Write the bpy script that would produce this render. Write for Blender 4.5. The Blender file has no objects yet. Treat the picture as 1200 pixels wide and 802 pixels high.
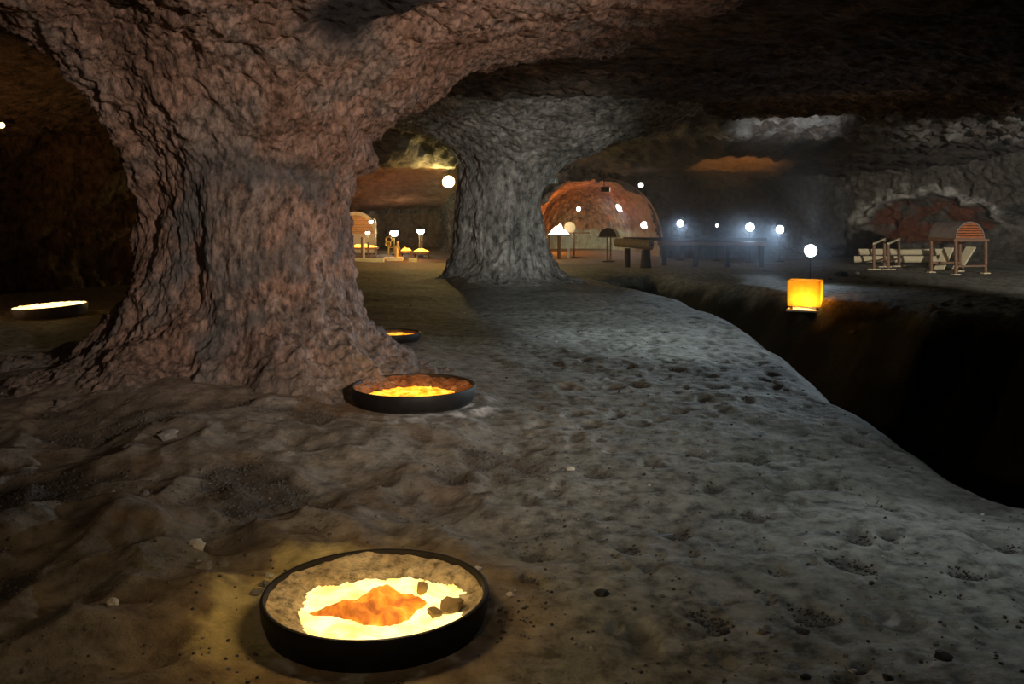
import bpy, math, random
import numpy as np
from mathutils import Vector, Matrix

# ------------------------------------------------------------------ camera, world, lights, exposure
SC = bpy.context.scene
COL = SC.collection
FOC, HOR, EYE = 1100.0, 240.0, 1.6          # focal length in px of a 1200 px wide frame, horizon row, eye height
cam_d = bpy.data.cameras.new('camera'); cam = bpy.data.objects.new('camera', cam_d); COL.objects.link(cam)
cam.location = (0, 0, EYE); cam.rotation_euler = (math.pi/2, 0, 0)
cam_d.sensor_width = 36; cam_d.lens = 36*FOC/1200; cam_d.shift_y = -(401-HOR)/1200
cam_d.clip_start = 0.05; cam_d.clip_end = 200
SC.camera = cam
SC.view_settings.view_transform = 'Standard'; SC.view_settings.look = 'None'
SC.view_settings.gamma = 1; SC.view_settings.use_curve_mapping = False
SC.view_settings.exposure = 0.0

def fp(px, py, z=0.0):                       # pixel -> point on a level plane
    Y = FOC*(EYE-z)/(py-HOR); return ((px-600)*Y/FOC, Y, z)
def at(px, py, Y):                           # pixel at a known depth
    return ((px-600)*Y/FOC, Y, EYE+(HOR-py)*Y/FOC)

w = bpy.data.worlds.new('world'); SC.world = w; w.use_nodes = True
w.node_tree.nodes['Background'].inputs[0].default_value = (0.5, 0.5, 0.55, 1)
w.node_tree.nodes['Background'].inputs[1].default_value = 0.0
wt = w.node_tree                             # haze added in the far hall, stands in for lens glow round the lamps
wv = wt.nodes.new('ShaderNodeVolumeScatter'); wv.inputs['Anisotropy'].default_value = .55; wv.inputs['Color'].default_value = (.70, .83, 1, 1)
wg = wt.nodes.new('ShaderNodeNewGeometry'); wx = wt.nodes.new('ShaderNodeSeparateXYZ'); wt.links.new(wg.outputs['Position'], wx.inputs[0])
def wmap(sock, a, b, lo, hi):
    m = wt.nodes.new('ShaderNodeMapRange'); m.interpolation_type = 'SMOOTHSTEP'; wt.links.new(sock, m.inputs[0])
    for i, v in enumerate((a, b, lo, hi)): m.inputs[i+1].default_value = v
    return m.outputs[0]
wm = wt.nodes.new('ShaderNodeMath'); wm.operation = 'MULTIPLY'
wt.links.new(wmap(wx.outputs[1], 16.5, 22, 0, .030), wm.inputs[0]); wt.links.new(wmap(wx.outputs[0], 1.5, 5, .08, 1), wm.inputs[1])
wt.links.new(wm.outputs[0], wv.inputs['Density']); wt.links.new(wv.outputs[0], wt.nodes['World Output'].inputs['Volume'])

def spot(name, loc, aim, power, col, angle, blend=1.0, r=0.08, parent=None):
    d = bpy.data.lights.new(name, 'SPOT'); d.energy = power; d.color = col
    d.spot_size = math.radians(angle); d.spot_blend = blend; d.shadow_soft_size = r
    o = bpy.data.objects.new(name, d); COL.objects.link(o)
    o.location = loc; o.rotation_euler = (Vector(aim)-Vector(loc)).to_track_quat('-Z', 'Y').to_euler()
    return o
def point(name, loc, power, col, r=0.06):
    d = bpy.data.lights.new(name, 'POINT'); d.energy = power; d.color = col; d.shadow_soft_size = r
    o = bpy.data.objects.new(name, d); COL.objects.link(o); o.location = loc
    return o
WARM, COOL, WHITE = (1, .82, .67), (.66, .82, 1.0), (.95, .97, 1.0)
AMBER, ORANGE, YELLOW = (1, .5, .12), (1, .38, .08), (1, .80, .28)
spot('key_lamp', (2.4, .6, 2.2), (-2.0, 9.0, 1.9), 1350, WARM, 56, 0.9, .15)
spot('floor_fill', (-.6, .4, 3.0), (-1.6, 5.0, 0), 58, (1, .78, .54), 95, 1, .2)  # added fill out of view, brightens the left foreground floor
spot('floor_lamp_near', (2.7, 4.4, 3.3), (2.4, 5.4, 0), 135, (.82, .94, 1), 100, 1, .12)
spot('floor_lamp_far', (2.2, 6.1, 3.05), (1.8, 14.0, 0), 1350, (.80, .93, 1), 44, 1, .1)
spot('floor_graze_fill', (10.5, 14.5, 2.5), (2.0, 9.8, 0), 2900, (.72, .88, 1), 34, 1, .06)  # added unseen spot, grazes the floor so the dents show
spot('pillar_fill', (3.6, .6, 1.3), (0.3, 19.5, 2.0), 5200, (1, .99, .93), 17, .9, .1)  # bare spot added out of view to lift the grey pillar
spot('wall_spot', (9.4, 3.0, 2.6), (11.8, 23.5, .45), 9000, (1, .95, .85), 25, .8, .1)  # unseen spot without a fixture, aimed at the right wall
spot('left_roof_spot', (-10.5, 11, .6), (-8.0, 13, 3.2), 220, (1, .5, .2), 110, .8, .1)  # out of view, no fixture, aimed up at the left roof
spot('left_wall_spot', (-6.8, 12.0, .4), (-6.6, 19, 1.0), 70, (1, .45, .16), 28, 1, .1)  # spot out of view with no fixture, aimed at the left wall
spot('roof_fill', (-.6, 1.0, 1.2), (1.2, 11.5, 3.4), 160, (1, .68, .45), 50, 1, .15)  # extra unseen fill, added to warm the roof ahead

# ------------------------------------------------------------------ numpy noise
_rng = np.random.RandomState(7)
_perm = _rng.permutation(256).astype(np.int64); _perm = np.concatenate([_perm, _perm, _perm])
_g = _rng.normal(size=(256, 3)); _g /= np.linalg.norm(_g, axis=1)[:, None]
def perlin(x, y, z):
    x, y, z = np.broadcast_arrays(np.asarray(x, float), np.asarray(y, float), np.asarray(z, float))
    xi, yi, zi = np.floor(x).astype(np.int64), np.floor(y).astype(np.int64), np.floor(z).astype(np.int64)
    fx, fy, fz = x-xi, y-yi, z-zi
    xi &= 255; yi &= 255; zi &= 255
    u, v, t = [f*f*f*(f*(f*6-15)+10) for f in (fx, fy, fz)]
    out = 0
    for dx in (0, 1):
        wx = u if dx else 1-u
        for dy in (0, 1):
            wy = v if dy else 1-v
            h = _perm[_perm[(xi+dx) & 255]+((yi+dy) & 255)]
            for dz in (0, 1):
                wz = t if dz else 1-t
                g = _g[_perm[h+((zi+dz) & 255)] & 255]
                out = out+wx*wy*wz*(g[..., 0]*(fx-dx)+g[..., 1]*(fy-dy)+g[..., 2]*(fz-dz))
    return out*1.6
def fbm(x, y, z, n=4, gain=.5, ridged=False):
    a, s, tot = 1.0, 1.0, 0
    for k in range(n):
        q = perlin(x*s+17.3*k, y*s-9.1*k, z*s+3.7*k)
        if ridged: q = 1-2*np.abs(q)
        tot = tot+a*q; a *= gain; s *= 2.03
    return tot
def sstep(a, b, x):
    t = np.clip((x-a)/(b-a), 0, 1); return t*t*(3-2*t)
def cells(x, y, seed=0):                     # F1 distance and a random value of the nearest cell
    xi, yi = np.floor(x), np.floor(y)
    best = np.full(np.shape(x), 9.0); val = np.zeros(np.shape(x))
    for dx in (-1, 0, 1):
        for dy in (-1, 0, 1):
            cx, cy = xi+dx, yi+dy
            h = _perm[(_perm[(cx.astype(np.int64)+seed) & 255]+(cy.astype(np.int64) & 255)) & 255]
            h2 = _perm[h+91]
            d = np.hypot(cx+.15+.7*h/255-x, cy+.15+.7*h2/255-y)
            m = d < best
            best = np.where(m, d, best); val = np.where(m, _perm[h2+33]/255., val)
    return best, val

# ------------------------------------------------------------------ mesh helpers
def tag(o, label=None, cat=None, group=None, kind=None):
    if label: o['label'] = label
    if cat: o['category'] = cat
    if group: o['group'] = group
    if kind: o['kind'] = kind
    return o
def empty(name, loc, rz=0.0, label=None, cat=None, group=None):
    o = bpy.data.objects.new(name, None); COL.objects.link(o); o.empty_display_size = .1
    o.location = loc; o.rotation_euler = (0, 0, rz)
    return tag(o, label, cat, group)
def grid_mesh(name, P, mat, parent=None, tint=None, closed=False, keep=None, flip=False):
    n, m = P.shape[:2]
    idx = np.arange(n*m).reshape(n, m)
    if closed: idx = np.concatenate([idx, idx[:, :1]], axis=1)
    f = np.stack([idx[:-1, :-1], idx[:-1, 1:], idx[1:, 1:], idx[1:, :-1]], -1).reshape(-1, 4)
    if keep is not None:
        f = f[keep.reshape(-1)]
    if flip: f = f[:, ::-1]
    me = bpy.data.meshes.new(name)
    me.vertices.add(n*m); me.vertices.foreach_set('co', P.reshape(-1).astype(np.float32))
    me.loops.add(f.size); me.loops.foreach_set('vertex_index', f.reshape(-1).astype(np.int32))
    me.polygons.add(len(f)); me.polygons.foreach_set('loop_start', np.arange(0, f.size, 4, dtype=np.int32))
    me.update(calc_edges=True)
    me.polygons.foreach_set('use_smooth', np.ones(len(f), dtype=bool))
    if tint is not None:
        a = me.attributes.new('tint', 'FLOAT_COLOR', 'POINT')
        a.data.foreach_set('color', tint.reshape(-1).astype(np.float32))
    me.materials.append(mat)
    o = bpy.data.objects.new(name, me); COL.objects.link(o)
    if parent: o.parent = parent
    return o
class MB:
    def __init__(s): s.v, s.f = [], []
    def add(s, vs, fs):
        k = len(s.v); s.v += [tuple(q) for q in vs]; s.f += [tuple(i+k for i in q) for q in fs]; return s
    def box(s, c, d, rot=None):
        hx, hy, hz = d[0]/2, d[1]/2, d[2]/2; b = min(hx, hy, hz)*.18
        vs = []
        for sz in (-1, 1):                  # chamfered along the four long edges of z
            for (x, y) in ((-hx+b, -hy), (hx-b, -hy), (hx, -hy+b), (hx, hy-b), (hx-b, hy), (-hx+b, hy), (-hx, hy-b), (-hx, -hy+b)):
                vs.append(Vector((x, y, sz*hz)))
        if rot is not None: vs = [rot @ q for q in vs]
        vs = [q+Vector(c) for q in vs]
        fs = [tuple(range(7, -1, -1)), tuple(range(8, 16))]+[(i, (i+1) % 8, 8+(i+1) % 8, 8+i) for i in range(8)]
        return s.add(vs, fs)
    def bar(s, a, b, wd, th):               # a square timber from a to b
        a, b = Vector(a), Vector(b); d = b-a
        q = d.to_track_quat('Z', 'Y').to_matrix()
        return s.box((a+b)/2, (wd, th, d.length), q)
    def tube(s, a, b, r, n=10, r2=None, cap=True):
        a, b = Vector(a), Vector(b); q = (b-a).to_track_quat('Z', 'Y').to_matrix(); r2 = r if r2 is None else r2
        vs = [a+q @ Vector((r*math.cos(2*math.pi*i/n), r*math.sin(2*math.pi*i/n), 0)) for i in range(n)]
        vs += [b+q @ Vector((r2*math.cos(2*math.pi*i/n), r2*math.sin(2*math.pi*i/n), 0)) for i in range(n)]
        fs = [(i, (i+1) % n, n+(i+1) % n, n+i) for i in range(n)]
        if cap: fs += [tuple(range(n-1, -1, -1)), tuple(range(n, 2*n))]
        return s.add(vs, fs)
    def lathe(s, prof, n=48, sy=1.0):
        vs = [(r*math.cos(2*math.pi*i/n), r*math.sin(2*math.pi*i/n)*sy, z) for (r, z) in prof for i in range(n)]
        fs = [(k*n+i, k*n+(i+1) % n, (k+1)*n+(i+1) % n, (k+1)*n+i) for k in range(len(prof)-1) for i in range(n)]
        return s.add(vs, fs)
    def ring(s, c, R, r, axis='Y', n=24, m=8):
        vs, fs = [], []
        for i in range(n):
            a = 2*math.pi*i/n
            for j in range(m):
                b = 2*math.pi*j/m; q = R+r*math.cos(b)
                vs.append((c[0]+q*math.cos(a), c[1]+r*math.sin(b), c[2]+q*math.sin(a)))
        for i in range(n):
            for j in range(m):
                fs.append((i*m+j, i*m+(j+1) % m, ((i+1) % n)*m+(j+1) % m, ((i+1) % n)*m+j))
        return s.add(vs, fs)
    def build(s, name, mat, parent=None, smooth=False):
        me = bpy.data.meshes.new(name); me.from_pydata(s.v, [], s.f); me.update()
        if smooth:
            me.polygons.foreach_set('use_smooth', np.ones(len(me.polygons), dtype=bool))
            me.set_sharp_from_angle(angle=math.radians(40))
        me.materials.append(mat)
        o = bpy.data.objects.new(name, me); COL.objects.link(o)
        if parent: o.parent = parent
        return o

# ------------------------------------------------------------------ materials
class NT:
    def __init__(s, name):
        s.m = bpy.data.materials.new(name); s.m.use_nodes = True; s.t = s.m.node_tree
        s.b = s.t.nodes['Principled BSDF']; s.out = s.t.nodes['Material Output']
    def n(s, kind, **kw):
        o = s.t.nodes.new(kind)
        for k, v in kw.items():
            if k.startswith('i_'):
                key = k[2:]; key = int(key) if key.isdigit() else key.replace('_', ' ')
                o.inputs[key].default_value = v
            else: setattr(o, k, v)
        return o
    def l(s, a, b): s.t.links.new(a, b)
    def coord(s, scale=(1, 1, 1)):
        c = s.n('ShaderNodeTexCoord'); m = s.n('ShaderNodeMapping'); m.inputs['Scale'].default_value = scale
        s.l(c.outputs['Object'], m.inputs['Vector']); return m.outputs['Vector']
    def noise(s, vec, sc, det=5, rough=.55, dist=0.0):
        o = s.n('ShaderNodeTexNoise'); o.inputs['Scale'].default_value = sc; o.inputs['Detail'].default_value = det
        o.inputs['Roughness'].default_value = rough; o.inputs['Distortion'].default_value = dist
        s.l(vec, o.inputs['Vector']); return o.outputs['Fac']
    def ramp(s, fac, stops):
        o = s.n('ShaderNodeValToRGB'); e = o.color_ramp.elements
        e[0].position, e[0].color = stops[0][0], (*stops[0][1], 1)
        e[1].position, e[1].color = stops[-1][0], (*stops[-1][1], 1)
        for p, c in stops[1:-1]:
            q = e.new(p); q.color = (*c, 1)
        s.l(fac, o.inputs['Fac']); return o.outputs['Color']
    def mix(s, fac, a, b, mode='MIX'):
        o = s.n('ShaderNodeMix', data_type='RGBA', blend_type=mode)
        for sock, v in ((o.inputs[0], fac), (o.inputs[6], a), (o.inputs[7], b)):
            if hasattr(v, 'node'): s.l(v, sock)
            else: sock.default_value = v if isinstance(v, (int, float)) else (*v, 1)
        return o.outputs[2]

def rock(name, stops, sc=.8, stretch=(1, 1, 1), bump=.05, rough=.85, fine=14, spec=.25, dark=.55):
    t = NT(name); v = t.coord(stretch); vp = t.coord()
    base = t.ramp(t.noise(v, sc, 7, .6, .6), stops)
    mott = t.noise(v, fine*.5, 8, .68)
    base = t.mix(1.0, base, t.ramp(mott, [(.36, (dark*.45,)*3), (.5, (1,)*3), (.64, (2.45-dark*1.3,)*3)]), 'MULTIPLY')
    at_ = t.n('ShaderNodeAttribute', attribute_name='tint')
    base = t.mix(at_.outputs['Alpha'], base, t.mix(1.0, at_.outputs['Color'], t.ramp(mott, [(.3, (.55,)*3), (.7, (1.3,)*3)]), 'MULTIPLY'))
    t.l(base, t.b.inputs['Base Color'])
    t.b.inputs['Roughness'].default_value = rough; t.b.inputs['Specular IOR Level'].default_value = spec
    b1 = t.n('ShaderNodeBump'); b1.inputs['Distance'].default_value = bump; b1.inputs['Strength'].default_value = .9
    t.l(t.noise(v, fine*.45, 10, .7), b1.inputs['Height'])
    b2 = t.n('ShaderNodeBump'); b2.inputs['Distance'].default_value = bump*.35; b2.inputs['Strength'].default_value = .9
    t.l(t.noise(vp, fine*2.2, 6, .6), b2.inputs['Height']); t.l(b1.outputs[0], b2.inputs['Normal'])
    t.l(b2.outputs[0], t.b.inputs['Normal'])
    return t.m
def plain(name, col, rough=.7, metal=0.0, var=.35, sc=20, stretch=(1, 1, 1), bump=.004):
    t = NT(name); v = t.coord(stretch); f = t.noise(v, sc, 6, .6)
    a = tuple(c*(1-var) for c in col); b = tuple(min(1, c*(1+var)) for c in col)
    t.l(t.ramp(f, [(.3, a), (.7, b)]), t.b.inputs['Base Color'])
    t.b.inputs['Roughness'].default_value = rough; t.b.inputs['Metallic'].default_value = metal
    bn = t.n('ShaderNodeBump'); bn.inputs['Distance'].default_value = bump
    t.l(f, bn.inputs['Height']); t.l(bn.outputs[0], t.b.inputs['Normal'])
    return t.m
def glow(name, stops, strength, sc=6, det=5, dist=.5):
    t = NT(name); v = t.coord(); c = t.ramp(t.noise(v, sc, det, .6, dist), stops)
    t.l(c, t.b.inputs['Emission Color']); t.b.inputs['Emission Strength'].default_value = strength
    t.l(c, t.b.inputs['Base Color']); t.b.inputs['Roughness'].default_value = .7
    return t.m
def lampmat(name, col, strength):
    t = NT(name); t.b.inputs['Emission Color'].default_value = (*col, 1); t.b.inputs['Emission Strength'].default_value = strength
    t.b.inputs['Base Color'].default_value = (.8, .8, .8, 1)
    return t.m

M = {}
M['pillar'] = rock('red_rock', [(.25, (.11, .072, .056)), (.40, (.235, .145, .11)), (.52, (.31, .205, .165)), (.62, (.22, .175, .155)), (.78, (.34, .24, .20))], 1.3, (1, 1, .55), .038, .85, 34, .35)
M['pillar2'] = rock('grey_rock', [(.25, (.10, .095, .083)), (.5, (.27, .255, .225)), (.75, (.42, .40, .37))], .9, (1, 1, .5), .13, .8, 16, .35)
M['ceiling'] = rock('brown_roof_rock', [(.28, (.045, .03, .022)), (.5, (.14, .09, .06)), (.72, (.24, .165, .115))], .6, (.55, 1.5, 1), .16)
M['wall'] = rock('dark_wall_rock', [(.28, (.06, .055, .05)), (.5, (.16, .15, .135)), (.72, (.28, .265, .24))], .7, (1, 1, .8), .20)
M['wall_left'] = rock('brown_wall_rock', [(.28, (.05, .03, .018)), (.5, (.16, .10, .06)), (.72, (.26, .17, .10))], .7, (1, 1, .4), .1)
M['tunnel'] = rock('orange_wall_rock', [(.28, (.14, .06, .03)), (.5, (.38, .20, .10)), (.72, (.55, .36, .22))], .9, (1, 1, .4), .15)
M['floor'] = rock('trodden_earth', [(.28, (.14, .135, .11)), (.5, (.26, .255, .215)), (.72, (.33, .325, .285))], .7, (1, 1, 1), .022, .78, 18, .2, .8)
M['gravel'] = plain('gravel_grit', (.075, .068, .058), .9, 0, .5, 30)
M['stone'] = plain('stone', (.22, .20, .18), .85, 0, .4, 14)
M['pale_stone'] = plain('pale_salt_stone', (.6, .56, .48), .7, 0, .25, 14)
M['dark_stone'] = plain('dark_stone', (.04, .037, .035), .8, 0, .4, 14)
M['iron'] = plain('black_iron', (.012, .010, .009), .6, .2, .5, 12)
M['grey_iron'] = plain('grey_steel', (.24, .22, .19), .55, .1, .25, 12)
M['salt'] = rock('salt_crust', [(.3, (.50, .38, .22)), (.5, (.66, .53, .33)), (.7, (.78, .67, .46))], 7, (1, 1, 1), .03, .8, 40, .2, .8)
M['salt_red'] = rock('dusty_salt_crust', [(.3, (.22, .085, .035)), (.5, (.36, .16, .075)), (.7, (.5, .28, .16))], 7, (1, 1, 1), .03, .8, 40, .2, .8)
M['chunk'] = plain('salt_lump', (.42, .29, .13), .8, 0, .3, 30)
M['glow_pale'] = glow('lit_salt_pale', [(.35, (1, .62, .12)), (.5, (1, .78, .27)), (.62, (1, .86, .42))], 1.5, 9)
M['glow_fire'] = glow('lit_salt_fire', [(.3, (.75, .10, .005)), (.45, (1, .36, .015)), (.58, (1, .58, .05)), (.7, (1, .74, .16))], 1.35, 13)
M['glow_lump'] = glow('lit_amber_lump', [(.3, (.22, .055, .008)), (.45, (.55, .15, .015)), (.58, (.95, .36, .03)), (.72, (1, .62, .12))], .85, 7, 4)
M['glow_bed'] = glow('lit_salt_bed', [(.3, (1, .5, .08)), (.7, (1, .85, .4))], 3.5, 10)
M['glow_white'] = glow('lit_salt_white', [(.35, (1, .62, .25)), (.5, (1, .9, .7)), (.7, (1, 1, .95))], 5, 9)
M['glow_tray'] = glow('lit_salt_tray', [(.3, (1, .26, .015)), (.5, (1, .44, .04)), (.7, (1, .66, .15))], 3.2, 9)
M['wood_brown'] = plain('brown_timber', (.22, .125, .075), .7, 0, .35, 9, (6, 6, .7))
M['wood_pale'] = plain('pale_timber', (.80, .71, .48), .7, 0, .15, 6, (.6, 6, 6))
M['wood_dark'] = plain('dark_timber', (.035, .028, .024), .75, 0, .4, 9, (2, 6, 6))
M['wood_log'] = plain('log_bark', (.24, .17, .10), .8, 0, .4, 7, (1, 5, 5), .01)
M['wood_red'] = plain('red_brown_board', (.36, .11, .035), .6, 0, .6, 6, (2.0, 2, 9), .01)
M['wood_orange'] = plain('orange_board', (.60, .32, .12), .6, 0, .25, 6, (1, 1, 5))
M['sheet'] = plain('grey_felt_sheet', (.24, .205, .19), .65, 0, .2, 6)
M['cream'] = plain('cream_board', (.62, .52, .34), .7, 0, .12, 6)
M['white_paint'] = plain('white_paint', (.7, .7, .62), .5, 0, .1, 6)
M['brass'] = plain('tarnished_brass', (.45, .36, .14), .4, .6, .3, 6)
M['lens_cool'] = lampmat('lamp_lens_cool', (.86, .95, 1.0), 14)
M['lens_yellow'] = lampmat('lamp_lens_yellow', (1, .86, .30), 4)
M['lens_white'] = lampmat('lamp_lens_white', (.97, 1.0, .96), 14)
M['sign_green'] = plain('sign_green', (.01, .05, .035), .4, 0, .1, 6)
M['sign_white'] = plain('sign_white', (.5, .55, .5), .5, 0, .05, 6)

# ------------------------------------------------------------------ heights of floor and roof
SHADE_PIT = np.array([fp(*q)[:2] for q in ((705, 325), (800, 347), (850, 364), (890, 385), (925, 410), (965, 445), (1050, 500), (1130, 541), (1200, 566))]
               + [(4.2, 4.6), (8.5, 4.6)] + [fp(*q)[:2] for q in ((1215, 372), (1100, 362), (1030, 353), (965, 346), (880, 334), (760, 320))])  # made-up hollow where the floor lies in shade
def shade_pit_dist(x, y):                          # signed distance, negative inside
    d = np.full(x.shape, 1e9); ins = np.zeros(x.shape, bool)
    n = len(SHADE_PIT)
    for i in range(n):
        (ax, ay), (bx, by) = SHADE_PIT[i], SHADE_PIT[(i+1) % n]
        ex, ey = bx-ax, by-ay
        t = np.clip(((x-ax)*ex+(y-ay)*ey)/(ex*ex+ey*ey), 0, 1)
        d = np.minimum(d, np.hypot(x-ax-t*ex, y-ay-t*ey))
        c = ((ay > y) != (by > y)) & (x < (bx-ax)*(y-ay)/(by-ay+1e-12)+ax)
        ins ^= c
    return np.where(ins, -d, d)
P1 = np.array([-2.55, 9.0]); P2 = np.array([-.2, 19.8])
PAN1 = fp(441, 716)[:2]; PAN2 = (-.79, 7.55); PAN3 = fp(462, 399)[:2]; PAN4 = fp(59, 372)[:2]
PANS = [(PAN1, .45), (PAN2, .50), (PAN3, .31), (PAN4, .50)]
def left_mask(x, y): return sstep(.35, -.7, x-.12*(y-4)) * sstep(8.5, 5.5, y)
def gravel_mask(x, y):
    g = fbm(x*.9, y*.9, 3.1, 4)
    return sstep(.10, .42, g)*left_mask(x, y)
def dents(x, y):
    xx = x+.08*perlin(x*4, y*4, 1.); yy = y+.08*perlin(x*4, y*4, 8.)
    d, v = cells(xx*2.9, yy*2.1, 5)
    a = sstep(.34, .08, d)*(v > .35)
    d2, v2 = cells(xx*5.5, yy*4.0, 77)
    b = sstep(.30, .08, d2)*(v2 > .5)*.6
    return np.maximum(a, b)*sstep(.1, -.3, -sstep(.45, .2, perlin(x*.5, y*.5, 6.)))*1.0
def zf(x, y, full=False):
    x = np.asarray(x, float); y = np.asarray(y, float)
    lm = left_mask(x, y); q = np.clip(1-sstep(9, 20, y)*.6, 0, 1)
    h = .05*fbm(x*.35, y*.35, 0.5, 3)
    h = h+.022*fbm(x*1.7, y*1.7, 2.5, 3)*q
    h = h+lm*(.13*fbm(x*.95+5, y*.95, 9.5, 3)+.05*np.maximum(0, fbm(x*1.8, y*1.8, 4.4, 2, .5, True))-.02)
    h = h+.006*fbm(x*9, y*9, 7.5, 3)
    g = gravel_mask(x, y); h = h-.035*g
    dn = dents(x, y)*sstep(-.2, .5, x-.12*(y-4)+.4)*sstep(20, 12, y); h = h-.032*dn
    # skirts round the two pillars
    for P, R, a in ((P1, 3.6, .20), (P2, 2.1, .16)):
        r = np.hypot(x-P[0], y-P[1]); th = np.arctan2(y-P[1], x-P[0])
        side = .55+.45*np.cos(th+2.0); rid = 1+.35*perlin(th*2.6, r*.5, 3.3)
        h = h+a*rid*(.45+.55*side)*sstep(R*(.62+.38*side), 1.0, r)**1.3
    pd = shade_pit_dist(x, y)+.12*perlin(x*1.1, y*1.1, 5.5)
    h = h-1.9*sstep(.25, -1.5, pd)-.06*sstep(1.2, 0, pd)
    # flat seats for the pans, a low salt lip round each
    for (c, R) in PANS:
        r = np.hypot(x-c[0], y-c[1]); k = sstep(R+.35, R+.02, r)
        base = .05*fbm(np.array([c[0]*.35]), np.array([c[1]*.35]), .5, 3)[0] + (.05 if c is PAN2 else 0)
        h = h*(1-k)+(base+.012*sstep(.03, .12, .12-np.abs(r-R-.10))*1)*k
    if full: return h, lm, g, dn, pd
    return h
def zf1(x, y): return float(zf(np.array([x]), np.array([y]))[0])

def zc(x, y):
    n1 = fbm(x*.28, y*.34, 11.2, 3); n2 = fbm(x*.8, y*1.4, 5.2, 4)
    n3 = fbm(x*2.2, y*4.5, 1.2, 4, .55, True)
    n4 = fbm(x*2.6, y*1.6, 3.2, 5, .6)
    z = 3.48+.13*n1+.06*n2+(.03+.04*sstep(9, 18, y))*n3+(.03+.05*sstep(9, 18, y))*n4+.10*sstep(19, 20.5, y)*sstep(26, 23, y)*sstep(1.5, 3.5, x)*fbm(x*1.6+9, y*2.2, 4.4, 5, .62, True)
    edge = .9*perlin(x*.45, y*.2, 2.2)+.35*perlin(x*1.7, y*.5, 7.)
    right = sstep(1.5, 3.5, x)
    lz = sstep(20.8, 22.2, y+edge)*right
    z = z-.30*lz
    z = z-(.75*sstep(21.5, 29.5, y))*sstep(-2.5, 0, x)
    le = sstep(-.8, -1.6, x)
    z = z-le*(.88*sstep(22.6, 24.2, y+.5*edge)+.40*sstep(25, 29, y)+.75*sstep(29, 34.5, y))
    z = z-.65*sstep(-4.5, -8, x)*sstep(11, 17.5, y)
    z = z-.5*sstep(2.2, 0.0, np.hypot(x-P1[0], y-P1[1])-1.3)
    return z

# ------------------------------------------------------------------ floor
def fan(rows, ncol, k, add, outer):
    Y = np.repeat(rows[:, None], ncol, 1)
    t = np.linspace(-1, 1, ncol)[None, :]; at_ = np.abs(t)
    inn = np.maximum(Y, 2.0)*k+add
    X = np.where(at_ < .88, inn*at_/.88, inn+(np.maximum(outer, inn+1)-inn)*(at_-.88)/.12)*np.sign(t)
    return X, Y
rows = np.concatenate([[-4, -2.5, -1, 0, .8, 1.5, 2.0], np.geomspace(2.4, 30, 620), np.linspace(30.6, 39, 20)])
X, Y = fan(rows, 640, .58, .35, 19)
Z, lm, gm, dn, pd = zf(X, Y, True)
tint = np.zeros(X.shape+(4,))
def put(col, a):
    a = np.clip(a, 0, 1)[..., None]; c = np.array(col)
    tint[..., :3] = tint[..., :3]*(1-a)+c*a if True else 0
    tint[..., 3:] = tint[..., 3:]+(1-tint[..., 3:])*a
nz = fbm(X*2.2, Y*2.2, 3.3, 4); nz2 = fbm(X*7, Y*7, 1.3, 3)
tint[..., :3] = (.20, .19, .16)
put((.17, .115, .07), lm*(.75+.3*nz))
put((.16, .11, .06), sstep(20, 26, Y)*.7*sstep(7, 3, X)); put((.15, .10, .06), sstep(10, 13, Y)*sstep(.2, -1.2, X)*.85)
rp1 = np.hypot(X-P1[0], Y-P1[1]); put((.24, .185, .145), sstep(3.2, 1.8, rp1+.4*nz)*.8)
put((.075, .065, .052), np.maximum(gm*.9, sstep(.3, .9, dn)*.7))
r1 = np.hypot(X-PAN1[0], (Y-PAN1[1])); a1 = np.arctan2(Y-PAN1[1], X-PAN1[0])
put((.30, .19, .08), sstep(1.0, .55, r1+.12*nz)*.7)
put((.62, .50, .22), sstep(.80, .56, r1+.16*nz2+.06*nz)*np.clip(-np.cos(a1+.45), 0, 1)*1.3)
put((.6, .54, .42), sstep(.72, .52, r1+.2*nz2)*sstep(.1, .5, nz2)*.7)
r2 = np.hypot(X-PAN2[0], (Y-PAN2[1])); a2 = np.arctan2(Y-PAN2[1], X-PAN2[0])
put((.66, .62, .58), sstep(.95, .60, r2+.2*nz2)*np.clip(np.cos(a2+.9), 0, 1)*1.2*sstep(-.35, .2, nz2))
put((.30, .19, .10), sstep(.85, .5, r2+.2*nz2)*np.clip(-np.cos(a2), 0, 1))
r4 = np.hypot(X-PAN4[0], (Y-PAN4[1])); put((.5, .4, .2), sstep(.85, .5, r4+.3*nz2))
put((.7, .68, .64), sstep(.62, .75, fbm(X*5, Y*5, 8.8, 3))*sstep(.1, .6, X)*sstep(14, 9, Y)*.5)
put((.25, .27, .29), sstep(.1, .5, nz)*sstep(19.5, 20.5, Y)*sstep(23.5, 22, Y)*sstep(7, 8, X)*sstep(10, 9, X))
put((.06, .052, .045), sstep(1.2, .1, pd+.3*nz)*.75*sstep(17, 12, Y)); put((.005, .004, .0035), sstep(.30, -.25, pd+.12*nz))  # shade painted into the floor, near black in the hollow, softer on its rim
floor = tag(grid_mesh('floor', np.stack([X, Y, Z], -1), M['floor'], None, tint), kind='structure')

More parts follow.
